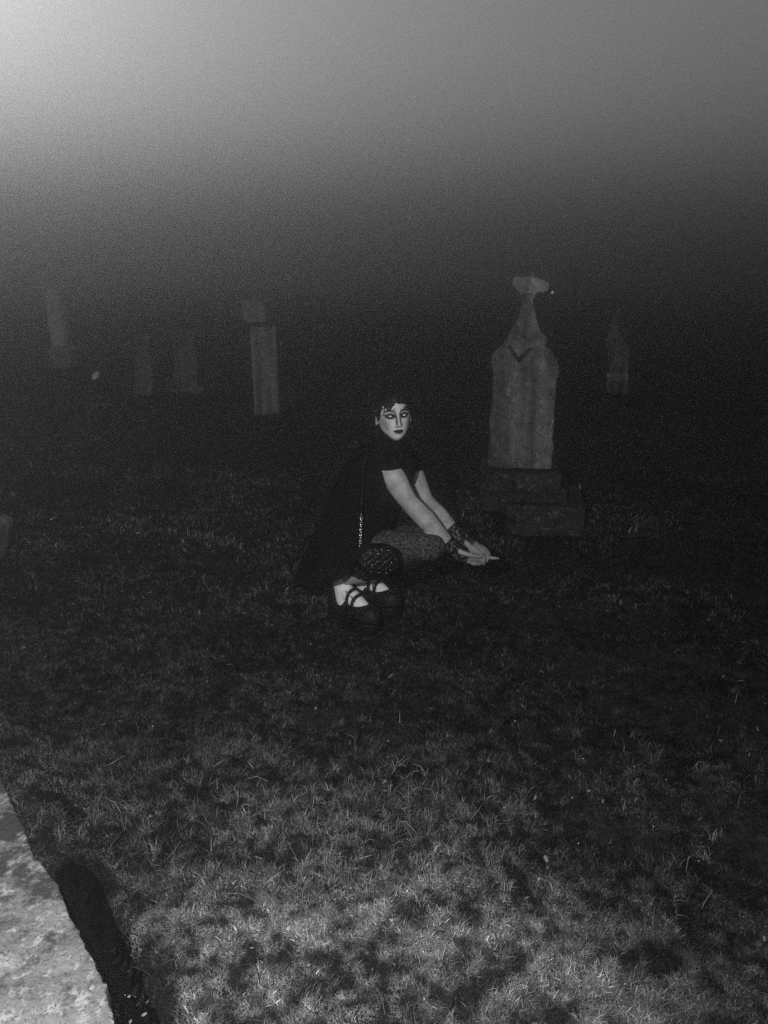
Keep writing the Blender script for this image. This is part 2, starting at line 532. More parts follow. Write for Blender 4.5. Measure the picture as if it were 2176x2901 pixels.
# ------------------------------------------------------------------ far gravestones
def stone_root(px, py, label, yaw=0.0):
    g = on_z(px, py, 0.0)
    e = empty('gravestone', (g.x, g.y, gh(g.x, g.y)), R(yaw))
    tag(e, label, 'gravestone', 'gravestones fading into the fog')
    return e, Vector((g.x, 0, e.location.z)), g.y

def far_prism(name, root, org, Y, pts, half, m=None, seed=1, voxel=.02, off=0.0, amp=.008, chips=.02):
    return stone_part(name, lambda V, F: prism(profile_at(pts, Y - half, org), -half + off, half + off, V, F), m or M['far_stone'], root, voxel, amp, 7, seed, 2, chips)

r, o, Y = stone_root(750, 1182, 'pale square pillar with a tilted block on top, between hooded figure and left edge', 6)
r['label'] = 'pale square pillar with a tilted wider block perched on top'
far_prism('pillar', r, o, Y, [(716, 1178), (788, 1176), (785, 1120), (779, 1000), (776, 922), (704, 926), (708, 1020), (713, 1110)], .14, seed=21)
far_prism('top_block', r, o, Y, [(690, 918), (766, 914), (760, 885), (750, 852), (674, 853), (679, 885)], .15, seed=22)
far_prism('foot_block', r, o, Y, [(706, 1200), (800, 1200), (799, 1178), (706, 1180)], .19, M['stone_dark'], seed=23)

r, o, Y = stone_root(162, 1046, 'slender pinnacled pillar on a wide base, furthest left in the fog', 5)
far_prism('pillar', r, o, Y, [(146, 985), (180, 983), (176, 930), (168, 880), (162, 842), (126, 842), (131, 900), (139, 950)], .11, M['marble'], seed=31)
far_prism('pinnacle', r, o, Y, [(121, 848), (167, 846), (157, 826), (146, 806), (138, 786), (133, 760), (127, 760), (127, 786), (122, 820)], .07, M['marble'], seed=32, voxel=.014)
far_prism('base_block', r, o, Y, [(128, 1046), (206, 1044), (202, 986), (126, 988)], .22, seed=33)

r, o, Y = stone_root(522, 1115, 'faint plain upright slab right of the narrower one in the left fog', -4)
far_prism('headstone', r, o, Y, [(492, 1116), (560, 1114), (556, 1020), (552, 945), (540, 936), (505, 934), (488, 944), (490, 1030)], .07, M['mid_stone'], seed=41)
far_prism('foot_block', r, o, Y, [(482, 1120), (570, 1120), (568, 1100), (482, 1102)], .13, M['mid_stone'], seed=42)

r, o, Y = stone_root(403, 1122, 'very faint narrow upright slab between the pinnacled pillar and plain slab', 3)
far_prism('headstone', r, o, Y, [(382, 1122), (432, 1122), (426, 1030), (420, 958), (402, 946), (378, 952), (378, 1030)], .07, M['mid_stone'], seed=45)

r, o, Y = stone_root(1760, 1118, 'faint bottle-shaped monument with a pale band, right of the broken cross', -5)
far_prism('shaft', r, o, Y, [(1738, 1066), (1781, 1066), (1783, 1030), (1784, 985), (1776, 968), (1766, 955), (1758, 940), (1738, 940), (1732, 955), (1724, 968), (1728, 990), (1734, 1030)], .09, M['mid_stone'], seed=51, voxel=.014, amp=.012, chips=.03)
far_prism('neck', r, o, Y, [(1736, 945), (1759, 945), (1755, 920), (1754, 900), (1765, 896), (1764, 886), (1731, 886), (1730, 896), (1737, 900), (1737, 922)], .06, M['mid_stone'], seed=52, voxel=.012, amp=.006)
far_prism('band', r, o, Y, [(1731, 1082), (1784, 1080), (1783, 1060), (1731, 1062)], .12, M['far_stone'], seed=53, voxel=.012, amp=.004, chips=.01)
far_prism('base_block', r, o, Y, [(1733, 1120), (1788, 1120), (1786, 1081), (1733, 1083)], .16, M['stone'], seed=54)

# low stone cut by the left edge of the picture
g = on_z(-60, 1600, 0)
r = empty('gravestone', (g.x, g.y, gh(g.x, g.y)), R(3))
tag(r, 'low lichen-spotted stone block standing in the grass at the far left edge', 'gravestone')
o = Vector((g.x, 0, r.location.z))
far_prism('headstone', r, o, g.y, [(-190, 1614), (-26, 1610), (-18, 1566), (-10, 1515), (-14, 1498), (-34, 1488), (-90, 1484), (-180, 1490)], .10, M['stone'], seed=61, voxel=.012, amp=.006)

# pale flower head on a stem, far left
fp = at(272, 1064, 8.2)
fr = empty('flower', (fp.x, fp.y, gh(fp.x, fp.y)))
tag(fr, 'single pale flower head on a thin dark stem among the far left gravestones', 'flower')
hz = fp.z - fr.location.z
V, F = tube([(.02, .01, -.02), (.012, 0, hz * .5), (0, 0, hz - .02)], [.006, .005, .004], 6)
mesh_obj('stem', V, F, M['stem'], fr)
for k in range(7):
    a = 2 * math.pi * k / 7
    c = Vector((math.cos(a) * .027, -.012 + .008 * (k % 2), hz + math.sin(a) * .024 + math.cos(a) * .016))
    V, F = tube([Vector((0, 0, hz)), c, c * 1.0 + Vector((math.cos(a) * .014, -.006, math.sin(a) * .012))], [.007, .014, .008], 8)
    mesh_obj('petal', V, F, M['petal'], fr)

# ------------------------------------------------------------------ the crouching person
def J(px, py, Y):
    return at(px, py, Y)

def limb(V, F, joints, radii, sub=5, n=14):
    p, r = smooth_path(joints, radii, sub)
    tube(p, r, n, True, V, F)

PELV = J(958, 1560, 3.16)
person_o = Vector((-.12, 3.15, gh(-.12, 3.15)))
HEAD_C = J(1114, 1174, 3.06)
HEAD_M = Matrix.Translation(HEAD_C) @ Euler((R(-3), R(-4), R(14)), 'ZYX').to_matrix().to_4x4() @ Matrix.Scale(.85, 4)

# shoes stand on the ground: centre, direction of the toe
SHOES = [(Vector((-.130, 3.085)), R(-38)), (Vector((-.045, 3.25)), R(-30))]
SOLE = .048
def shoe_pt(i, s, x, z):
    c, a = SHOES[i]
    d = Vector((math.cos(a), math.sin(a)))
    nrm = Vector((-d.y, d.x))
    q = c + d * s + nrm * x
    return Vector((q.x, q.y, gh(c.x, c.y) + z))
ANK = [shoe_pt(i, -.068, 0, .205) for i in (0, 1)]

V, F = [], []
limb(V, F, [PELV, J(1003, 1455, 3.16), J(1052, 1360, 3.14), J(1080, 1305, 3.13), J(1098, 1262, 3.11)], [.125, .11, .12, .075, .045])
limb(V, F, [J(1092, 1268, 3.11), J(1110, 1225, 3.09), HEAD_C + Vector((0, .02, 0))], [.045, .038, .038], 4)
# arms (near arm is her right one)
limb(V, F, [J(1074, 1304, 3.03), J(1094, 1318, 3.0), J(1126, 1370, 2.97), J(1156, 1418, 2.95), J(1205, 1470, 2.95), J(1262, 1530, 2.97), J(1288, 1556, 2.975)],
     [.048, .056, .047, .037, .041, .028, .024], 4)
limb(V, F, [J(1120, 1295, 3.25), J(1162, 1330, 3.24), J(1185, 1378, 3.21), J(1208, 1420, 3.18), J(1246, 1462, 3.12), J(1290, 1508, 3.05), J(1306, 1522, 3.035)],
     [.055, .050, .043, .034, .038, .027, .023], 4)
# legs
KNEE = [J(1222, 1549, 2.93), J(1232, 1532, 3.15)]
HIP = [J(968, 1566, 3.06), J(985, 1552, 3.27)]
def leg(V, F, i, k=1.0, add=0.0):
    limb(V, F, [HIP[i], HIP[i].lerp(KNEE[i], .5) + Vector((0, 0, .012)), KNEE[i]], [.088 + add, .070 + add, .053 + add], 5)
    m = KNEE[i].lerp(ANK[i], .42) + Vector((-.012, 0, -.018))
    limb(V, F, [KNEE[i], m, ANK[i].lerp(KNEE[i], .12 if add else .0)], [.050 + add, .050 + add, .033 + add], 5)
for i in (0, 1):
    leg(V, F, i)
# hands: near (right) hand below, far (left) hand folded over it, one finger pointing on
def finger(V, F, pts, r):
    p, q = smooth_path(pts, r, 4); tube(p, q, 8, True, V, F)
limb(V, F, [J(1284, 1553, 2.975), J(1303, 1570, 2.978), J(1324, 1579, 2.982)], [.023, .028, .026], 4)
for k, (a, b, c, Yo) in enumerate([((1326, 1571), (1352, 1577), (1412, 1582), .012), ((1326, 1578), (1352, 1584), (1380, 1590), -.006),
                                   ((1324, 1583), (1348, 1592), (1372, 1598), -.022), ((1320, 1587), (1340, 1596), (1358, 1600), -.036)]):
    finger(V, F, [J(a[0], a[1], 2.985 + Yo * .6), J(b[0], b[1], 2.98 + Yo), J((b[0] + c[0]) / 2, (b[1] + c[1]) / 2 + (0 if k == 0 else -1), 2.98 + Yo), J(c[0], c[1], 2.985 + Yo)],
           [.0092, .0088, .008, .0062])
finger(V, F, [J(1302, 1562, 2.955), J(1320, 1569, 2.945), J(1340, 1574, 2.945), J(1362, 1577, 2.955)], [.012, .0105, .009, .007])
limb(V, F, [J(1303, 1519, 3.037), J(1322, 1534, 3.03), J(1341, 1547, 3.022)], [.022, .027, .025], 4)
for k, (a, b, c, Yo) in enumerate([((1338, 1549), (1357, 1563), (1372, 1590), -.040), ((1343, 1545), (1366, 1558), (1381, 1586), -.020),
                                   ((1347, 1542), (1371, 1556), (1386, 1582), .002), ((1346, 1540), (1368, 1551), (1382, 1574), .022)]):
    finger(V, F, [J(a[0], a[1], 3.02 + Yo * .7), J(b[0], b[1], 3.012 + Yo), J((b[0] + c[0]) / 2 + 5, (b[1] + c[1]) / 2 - 3, 3.008 + Yo), J(c[0], c[1], 3.005 + Yo)],
           [.0092, .0088, .008, .0064])
finger(V, F, [J(1322, 1540, 3.00), J(1338, 1556, 2.985), J(1354, 1568, 2.98), J(1368, 1578, 2.98)], [.012, .0105, .009, .007])
co, no, faces = voxel_union(V, F, .0042, 3)

# head, sculpted as its own fine grid and joined into the body mesh
def gauss(x, s):
    return np.exp(-(x / s) ** 2)
NT, NP = 240, 190
th = np.linspace(0, 2 * np.pi, NT, endpoint=False)
ph = np.linspace(0.02, np.pi - 0.02, NP)
TH, PH = np.meshgrid(th, ph)
sx = np.sin(PH) * np.cos(TH); sy = np.sin(PH) * np.sin(TH); sz = np.cos(PH)
z = sz * .118
t = np.clip(-z / .118, 0, 1)
tt = t * t * (3 - 2 * t)
X = sx * .0765 * (1 - .25 * tt)
Yh = sy * np.where(sy < 0, .088, .098) * (1 - np.where(sy > 0, .45, .10) * tt) - .042 * t ** 1.6
Xs = np.abs(X)
# square the jaw a little
X = X * (1 + .16 * gauss(z + .075, .03) * (Xs > 0))
front = np.clip(-sy, 0, 1) ** .7
f = np.zeros_like(X)
np_ = np.clip((.012 - z) / .055, 0, 1) * (z > -.0505)
f += (.004 + .021 * np_) * (z < .014) * (z > -.0515) * gauss(X, .0075 + .004 * np_) * np.clip((z + .0515) / .008, 0, 1)
f += .006 * gauss(X - .010, .006) * gauss(z + .043, .006) + .006 * gauss(X + .010, .006) * gauss(z + .043, .006)
f -= .0105 * (gauss(X - .032, .0165) + gauss(X + .032, .0165)) * gauss(z - .001, .0115)
f += .0045 * gauss(z - .0235, .010) * gauss(Xs - .026, .026)
f += .0055 * gauss(X, .021) * (gauss(z + .063, .0055) + 1.15 * gauss(z + .0765, .006)) - .003 * gauss(X, .022) * gauss(z + .0695, .0022)
f -= .003 * gauss(X, .02) * gauss(z + .088, .006)
f += .007 * gauss(X, .020) * gauss(z + .104, .012)
f += .0045 * gauss(Xs - .045, .018) * gauss(z + .022, .018)
f -= .004 * gauss(Xs - .046, .014) * gauss(z + .062, .018)
Yh = Yh - f * front
hv = np.stack([X.ravel(), Yh.ravel(), z.ravel()], 1)
hf = [(j * NT + i, (j + 1) * NT + i, (j + 1) * NT + (i + 1) % NT, j * NT + (i + 1) % NT) for j in range(NP - 1) for i in range(NT)]
hf.append(tuple(range(NT))); hf.append(tuple((NP - 1) * NT + i for i in reversed(range(NT))))
# make-up: brows that run on into painted nose lines, winged liner, dark lips, sculpted cheeks
hx, hy, hzz = hv[:, 0], hv[:, 1], hv[:, 2]
ax = np.abs(hx)
isf = (hy < -.015)
tone = np.ones(len(hv))
def paint(mask, val):
    global tone
    m = np.clip(mask, 0, 1) * isf
    tone = tone * (1 - m) + val * m
paint(gauss(ax - (.052 + (hzz + .05) * .28), .010) * gauss(hzz + .045, .036) * .9, .38)      # cheek
paint(np.clip((ax - .058) / .012, 0, 1) * .5, .45)                                               # temples
paint(gauss(np.hypot((ax - .033) / 1.5, hzz - .004), .0150) * .85, .22)                          # lids
brow_z = .0225 + .004 * np.sin(np.clip((ax - .012) / .046, 0, 1) * np.pi) - .002 * (ax > .05)
paint((ax > .0125) * (ax < .060) * gauss(hzz - brow_z, .0046) * 1.25, .03)
paint(gauss(ax - (.0098 + np.clip(hzz - .008, 0, .02) * .35), .0034) * (hzz < .025) * np.clip((hzz + .046) / .01, 0, 1) * 1.15, .05)
er = np.hypot((ax - .033) / 1.75, hzz - .0005)
paint(np.clip((.0140 - er) / .002, 0, 1), .05)
paint((ax > .044) * (ax < .064) * gauss(hzz - (.0015 + (ax - .044) * .35), .0036) * 1.2, .05)
paint(gauss(hzz + .0505, .004) * gauss(ax - .007, .007) * .9, .10)  # nostril shade painted below the nose tip
lipz = (hzz + .0695)
lw = .0265
upper = (lipz > 0) * (lipz < (.0090 - .0030 * gauss(hx, .0035)) * np.clip(1 - (ax / lw) ** 1.7, 0, 1))
lower = (lipz <= 0) * (lipz > -.0115 * np.clip(1 - (ax / lw) ** 2.2, 0, 1))
paint((upper | lower) * 1.0, .018)
M4 = np.array(HEAD_M)
hw = hv @ M4[:3, :3].T + M4[:3, 3]
# ears
EV, EF = [], []
for s in (-1, 1):
    base = Vector((s * .070, .010, -.008))
    ring = [base + Vector((s * (.006 + .006 * math.sin(a) ** 2), .016 * math.cos(a) + .006 * math.sin(a), .030 * math.sin(a))) for a in np.linspace(-1.5, 4.2, 12)]
    tube(ring, [.0055] * 12, 7, True, EV, EF)
    tube([base + Vector((s * .002, 0, -.02)), base + Vector((s * .005, .004, 0)), base + Vector((s * .004, .006, .02))], [.009, .012, .010], 8, True, EV, EF)
ew = [HEAD_M @ v for v in EV]

allv = np.concatenate([co, hw, np.array([tuple(v) for v in ew])]) - np.array(tuple(person_o))
n0, n1 = len(co), len(co) + len(hw)
allf = faces + [tuple(k + n0 for k in q) for q in hf] + [tuple(k + n1 for k in q) for q in EF]
body = np_mesh('person', allv, allf, M['skin'])
body.data.materials.append(M['face'])
mi = np.zeros(len(allf), np.int32); mi[len(faces):len(faces) + len(hf)] = 1
body.data.polygons.foreach_set('material_index', mi)
at_ = body.data.attributes.new('tone', 'FLOAT', 'POINT')
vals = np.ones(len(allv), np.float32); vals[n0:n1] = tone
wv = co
for q_, rad_, amt in ((J(1146, 1432, 2.93), .030, .30), (J(1196, 1436, 3.16), .028, .25), (J(1128, 1350, 2.93), .05, -.15), (J(1225, 1492, 2.93), .045, -.12), (J(1352, 1574, 2.98), .085, .42)):  # elbow crease shade put into the skin tone; hands toned darker
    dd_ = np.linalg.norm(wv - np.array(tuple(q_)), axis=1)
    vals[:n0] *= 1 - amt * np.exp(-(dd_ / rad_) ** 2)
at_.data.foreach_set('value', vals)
body.location = person_o
tag(body, 'person in a black dress crouching with clasped hands stretched out, face painted pale', 'person')

def child(name, verts, faces_, material, smooth=True, parent=None):
    vv = [Vector(v) - person_o for v in verts]
    return mesh_obj(name, vv, faces_, material, parent or body, smooth)

# eyes
def eye_at(s):
    x0, z0 = s * .033, .0005
    k = np.argmin((hv[:, 0] - x0) ** 2 + (hv[:, 2] - z0) ** 2 + (hv[:, 1] > 0) * 1.0)
    c = Vector((x0, hv[k, 1] + .0045, z0))
    return c
for s in (-1, 1):
    c = eye_at(s)
    V, F = [], []
    n, m_ = 20, 14
    for j in range(m_ + 1):
        for i in range(n):
            p = math.pi * j / m_; a = 2 * math.pi * i / n
            q = Vector((math.sin(p) * math.cos(a), -math.cos(p), math.sin(p) * math.sin(a)))
            q = Vector((q.x * .0120, q.y * .0115, q.z * .0075))
            V.append(HEAD_M @ (c + q))
    for j in range(m_):
        for i in range(n):
            F.append((j * n + i, (j + 1) * n + i, (j + 1) * n + (i + 1) % n, j * n + (i + 1) % n))
    e = child('eye', V, F, M['eye_white'])
    e.data.materials.append(M['catchlight'])
    e.data.polygons.foreach_set('material_index', [1 if k // n < 2 else 0 for k in range(len(F))])

# hair: a cap of curls with a parted fringe
rng = random.Random(5)
def hairline(x, y):
    if y > .0:
        return -.055 if y > .055 else .020
    a = abs(x)
    zf = .054 - .030 * math.exp(-((x + .036) / .018) ** 2) - .026 * math.exp(-((x - .046) / .016) ** 2)
    side = .045 - (a - .055) * 4.0 if a > .055 else 9
    return min(zf, side)
mask = np.array([hv[k, 2] > hairline(hv[k, 0], hv[k, 1] + .02) for k in range(len(hv))])
off = .012 + .010 * noise3(hv, 38, 4) + .010 * np.clip(hv[:, 2] / .1, 0, 1)
nrm = hv / np.linalg.norm(hv, axis=1)[:, None]
shell = hv + nrm * off[:, None]
hfq = [q for q in hf if len(q) == 4 and all(mask[k] for k in q)]
used = sorted({k for q in hfq for k in q}); mp = {k: i for i, k in enumerate(used)}
V = [HEAD_M @ Vector(shell[k]) for k in used]; F = [tuple(mp[k] for k in q) for q in hfq]
F.append(tuple(mp[k] for k in range(NT)))
hair = child('hair', V, F, M['hair'])
V, F = [], []
idx = [k for k in used]
for c in range(950):
    k = rng.choice(idx)
    p = Vector(shell[k]); nn = Vector(nrm[k])
    if abs(p.x) > .05 and p.y < .045 and p.z < .035: continue
    L = rng.uniform(.03, .065); rad = rng.uniform(.005, .011); turns = rng.uniform(1.1, 2.3)
    low = p.z < .05
    dirv = (nn * rng.uniform(.15, .5) + Vector((0, 0, -.75 if low else -.15)) + Vector((rng.uniform(-.6, .6), rng.uniform(-.6, .6), rng.uniform(-.3, .4)))).normalized()
    if p.y < -.05 and p.z < .07: L *= .45; dirv.z = max(dirv.z, -.35); rad *= .8
    u, v = frame_dir(dirv)
    pts = []
    a0 = rng.uniform(0, 6.28)
    for i in range(16):
        s = i / 15
        a = a0 + s * turns * 6.28
        pts.append(HEAD_M @ (p - nn * .004 + dirv * L * s + (u * math.cos(a) + v * math.sin(a)) * rad * (.4 + .6 * s)))
    tube(pts, [.0027 * (1 - .5 * i / 15) for i in range(16)], 5, False, V, F)
curls = child('curls', V, F, M['hair'], parent=hair)
curls['kind'] = 'stuff'

# dress: lofted rings from high collar to hem, wider and folded below
rings = [((1080, 1206, 3.09), (1148, 1238, 3.075), .053), ((1072, 1236, 3.10), (1156, 1256, 3.08), .062), ((1046, 1254, 3.12), (1166, 1272, 3.10), .105), ((1008, 1276, 3.13), (1176, 1294, 3.11), .160),
         ((972, 1320, 3.14), (1180, 1322, 3.12), .185), ((945, 1375, 3.15), (1168, 1368, 3.13), .185), ((921, 1430, 3.15), (1148, 1415, 3.14), .180),
         ((899, 1485, 3.15), (1128, 1455, 3.14), .190), ((874, 1545, 3.16), (1112, 1490, 3.13), .205), ((850, 1600, 3.16), (1082, 1520, 3.12), .220), ((834, 1638, 3.16), (1058, 1546, 3.11), .230)]
V, F = [], []
NR = 64
sub = 5
ringpts = []
for b, f_, w in rings:
    ringpts.append((J(*b), J(*f_), w))
for i in range(len(ringpts) - 1):
    for k in range(sub if i < len(ringpts) - 2 else sub + 1):
        s = k / sub
        i0, i3 = max(i - 1, 0), min(i + 2, len(ringpts) - 1)
        def cr(a, b, c, d): return .5 * ((2 * b) + (c - a) * s + (2 * a - 5 * b + 4 * c - d) * s * s + (3 * b - a - 3 * c + d) * s ** 3)
        B = cr(ringpts[i0][0], ringpts[i][0], ringpts[i + 1][0], ringpts[i3][0])
        Fp = cr(ringpts[i0][1], ringpts[i][1], ringpts[i + 1][1], ringpts[i3][1])
        w = cr(ringpts[i0][2], ringpts[i][2], ringpts[i + 1][2], ringpts[i3][2])
        cc = (B + Fp) / 2; hx_ = (Fp - B) / 2
        q = (i + s) / (len(ringpts) - 1)
        fold = max(0, q - .42) * .085
        for a in range(NR):
            an = 2 * math.pi * a / NR
            ca, sa = math.cos(an), math.sin(an)
            k2 = 1 + fold * (math.sin(an * 9 + 1.3) + .6 * math.sin(an * 5 + q * 3))
            e = .86
            cx = math.copysign(abs(ca) ** e, ca); cy = math.copysign(abs(sa) ** e, sa)
            V.append(cc + hx_ * cx * (1 if ca < -.9 else k2) + Vector((0, w * cy * k2, 0)))
nrow = len(V) // NR
for j in range(nrow - 1):
    for a in range(NR):
        F.append((j * NR + a, (j + 1) * NR + a, (j + 1) * NR + (a + 1) % NR, j * NR + (a + 1) % NR))
dress = child('dress', V, F, M['black_cloth'])
md = dress.modifiers.new('thickness', 'SOLIDIFY'); md.thickness = .004; md.offset = -1
# short loose sleeves
def sleeve(pts, rad):
    V, F = [], []
    p, r_ = smooth_path([J(*q) for q in pts], rad, 4)
    n = 28
    u, v = frame_dir(p[1] - p[0])
    for i, c in enumerate(p):
        for a in range(n):
            an = 2 * math.pi * a / n
            rr = r_[i] * (1 + .06 * math.sin(an * 5 + i * .2) * i / len(p))
            V.append(c + (Vector((1, 0, .04)) * math.cos(an) * rr + Vector((0, 1, 0)) * math.sin(an) * rr * .9))
    for i in range(len(p) - 1):
        for a in range(n):
            F.append((i * n + a, (i + 1) * n + a, (i + 1) * n + (a + 1) % n, i * n + (a + 1) % n))
    s = child('sleeve', V, F, M['black_cloth'], parent=None)
    m_ = s.modifiers.new('thickness', 'SOLIDIFY'); m_.thickness = .004; m_.offset = 1
    return s
sleeve([(1066, 1262, 3.05), (1080, 1288, 3.015), (1092, 1312, 2.995), (1095, 1321, 2.99)], [.062, .070, .074, .075])
sleeve([(1130, 1270, 3.22), (1146, 1295, 3.24), (1158, 1318, 3.24), (1161, 1328, 3.24)], [.045, .058, .062, .063])

# patterned tights on the thighs, dark stockings on the shins
V, F = [], []
for i in (0, 1):
    limb(V, F, [HIP[i], HIP[i].lerp(KNEE[i], .5) + Vector((0, 0, .012)), KNEE[i]], [.0925, .0745, .0575], 5)
tc_, tn_, tf_ = voxel_union(V, F, .006, 2)
child('tights', tc_, tf_, M['tights'])
for i in (0, 1):
    V, F = [], []
    m = KNEE[i].lerp(ANK[i], .42) + Vector((-.012, 0, -.018))
    limb(V, F, [KNEE[i].lerp(ANK[i], .10) + Vector((0, 0, -.012)), m, ANK[i].lerp(KNEE[i], .12)], [.052, .055, .0375], 5)
    tc_, tn_, tf_ = voxel_union(V, F, .006, 2)
    child('stocking', tc_, tf_, M['stocking'])

# lace gloves without fingers
for pts, rad in (([(1262, 1530, 2.97), (1276, 1545, 2.972), (1290, 1557, 2.975), (1306, 1571, 2.978), (1322, 1579, 2.98)], [.0315, .030, .029, .033, .031]),
                 ([(1278, 1496, 3.062), (1292, 1510, 3.048), (1306, 1522, 3.037), (1323, 1535, 3.03), (1338, 1546, 3.022)], [.0315, .029, .028, .032, .030])):
    p, r_ = smooth_path([J(*q) for q in pts], rad, 5)
    n = 22; V, F = [], []
    u, v = frame_dir(p[1] - p[0])
    for i, c in enumerate(p):
        t_ = (p[min(i + 1, len(p) - 1)] - p[max(i - 1, 0)]).normalized()
        u = (u - t_ * u.dot(t_)).normalized(); v = t_.cross(u)
        for a in range(n):
            an = 2 * math.pi * a / n
            rr = r_[i] * (1 + .05 * math.sin(an * 7) * (1 if i in (0, len(p) - 1) else .2))
            V.append(c + (u * math.cos(an) + v * math.sin(an)) * rr)
    for i in range(len(p) - 1):
        for a in range(n):
            F.append((i * n + a, (i + 1) * n + a, (i + 1) * n + (a + 1) % n, i * n + (a + 1) % n))
    child('lace_glove', V, F, M['lace'])

# platform shoes with two straps, white socks in them
def sock(i):
    V, F = [], []
    limb(V, F, [ANK[i].lerp(KNEE[i], .13), ANK[i] + Vector((0, 0, -.005)), shoe_pt(i, -.062, 0, .150), shoe_pt(i, -.055, 0, .100)], [.0365, .0365, .038, .036], 4)
    limb(V, F, [shoe_pt(i, -.060, 0, .160), shoe_pt(i, -.005, 0, .130), shoe_pt(i, .055, 0, .095), shoe_pt(i, .10, 0, .080)], [.034, .036, .032, .022], 5)
    limb(V, F, [shoe_pt(i, -.105, 0, .085), shoe_pt(i, .05, 0, .075)], [.024, .028], 4)
    c, n_, f_ = voxel_union(V, F, .005, 3)
    child('sock', c, f_, M['sock'])
def half_w(s):
    u = (s + .142) / .284
    return .034 + .016 * math.exp(-((u - .72) / .22) ** 2) + .004 * math.exp(-((u - .15) / .15) ** 2)
def outline_w(s):
    # rounded heel and toe
    u = (s + .142) / .284
    e = 1.0
    if u < .14: e = math.sqrt(max(0, 1 - ((.14 - u) / .14) ** 2))
    if u > .80: e = math.sqrt(max(0, 1 - ((u - .80) / .20) ** 2.2))
    return half_w(s) * max(e, .02)
def shoe(i):
    N, K = 40, 24
    ss = [-.142 + .284 * (.5 - .5 * math.cos(math.pi * j / (N - 1))) for j in range(N)]
    V, F = [], []
    for s in ss:
        u = (s + .142) / .284
        w = outline_w(s)
        top = .052 + .058 * (1 - u) ** .8 if u < .62 else .052 + .058 * .38 ** .8 - (u - .62) * .035      # height above the sole
        if u > .86: top *= math.sqrt(max(.05, 1 - ((u - .86) / .15) ** 2))
        if u < .05: top *= .75 + .25 * u / .05
        # angle that the wall leaves open at the top: wide over the foot, none over the toe
        open_ = 1.0 if u < .55 else (math.sqrt(max(0, 1 - ((u - .55) / .165) ** 2)) if u < .715 else 0.0)
        if u < .10: open_ *= max(0, (u - .015) / .085) ** .6 if u > .015 else 0
        for k in range(K):
            a = (k / (K - 1)) * 2 - 1                                   # -1..1 across the vamp
            lim = math.pi / 2 * (1 - .40 * open_)
            an = math.copysign(1, a) * (math.pi / 2 - 0) if a == 0 else 0
            b_ = abs(a)
            ang = (1 - b_) * 0 + b_ * lim                               # 0 at the sole edge
            side = -1 if a < 0 else 1
            # go from the sole edge up and over
            q = (1 - b_) if False else b_
            V.append((s, side, ang, w, top))
    # rebuild as two walls meeting over the toe
    Vw = []
    for s, side, ang, w, top in V:
        x = side * w * (math.cos(ang) ** .75 if math.cos(ang) > 1e-6 else 0)
        zz = SOLE - .004 + top * math.sin(ang) ** .9 if ang > 0 else SOLE - .004
        Vw.append(shoe_pt(i, s, x, zz))
    # order of k: left wall runs top(-1) -> sole(0) -> top(+1)
    for j in range(N - 1):
        for k in range(K - 1):
            F.append((j * K + k, (j + 1) * K + k, (j + 1) * K + k + 1, j * K + k + 1))
    up = child('shoe', Vw, F, M['shoe'])
    m_ = up.modifiers.new('thickness', 'SOLIDIFY'); m_.thickness = .003; m_.offset = 0
    # thick sole with a block heel
    V, F = [], []
    ring = [(s, outline_w(s) + .004) for s in ss] + [(s, -outline_w(s) - .004) for s in reversed(ss)]
    n = len(ring)
    for zz, g in ((0.0, .96), (.006, 1.0), (SOLE - .004, 1.0), (SOLE, .97)):
        for s, x in ring:
            V.append(shoe_pt(i, s * g, x * g, zz + (.010 * max(0, (s - .09) / .05) ** 2 if zz < .01 else 0)))
    for l in range(3):
        for a in range(n):
            F.append((l * n + a, l * n + (a + 1) % n, (l + 1) * n + (a + 1) % n, (l + 1) * n + a))
    F.append(tuple(range(n))); F.append(tuple(3 * n + a for a in reversed(range(n))))
    child('sole', V, F, M['shoe'], parent=up, smooth=False)
    # straps
    for s0, h in ((.000, .172), (.030, .152)):
        V, F = [], []
        K2 = 16
        for k in range(K2 + 1):
            a = math.pi * k / K2
            for ds in (-.0065, .0065):
                V.append(shoe_pt(i, s0 + ds + .004 * math.cos(a), math.cos(a) * .047, SOLE + .045 + (h - SOLE - .045) * math.sin(a) ** .45 - ds * .6))
        for k in range(K2):
            F.append((2 * k, 2 * k + 1, 2 * k + 3, 2 * k + 2))
        st = child('strap', V, F, M['shoe'], parent=up)
        m_ = st.modifiers.new('thickness', 'SOLIDIFY'); m_.thickness = .0035; m_.offset = 0
        # buckle on the outer side, a small square frame
        a = 2.35 if i == 0 else 2.6
        cpt = Vector((s0 + .004 * math.cos(a), math.cos(a) * .047, SOLE + .045 + (h - SOLE - .045) * math.sin(a) ** .45))
        ta = Vector((0, math.sin(a), math.cos(a) * 1.9)).normalized()
        V, F = [], []
        out = Vector((0, -abs(ta.z), abs(ta.y))).normalized() * .005
        cs = [cpt + out + Vector((1, 0, -.4)) * e * .009 + ta * g * .010 for e, g in ((-1, -1), (1, -1), (1, 1), (-1, 1), (-1, -1))]
        for q in range(4):
            tube([shoe_pt(i, c.x, c.y, c.z) for c in (cs[q], cs[q + 1])], [.0014, .0014], 6, True, V, F)
        child('buckle', V, F, M['metal'], parent=up)
for i in (0, 1):
    sock(i); shoe(i)

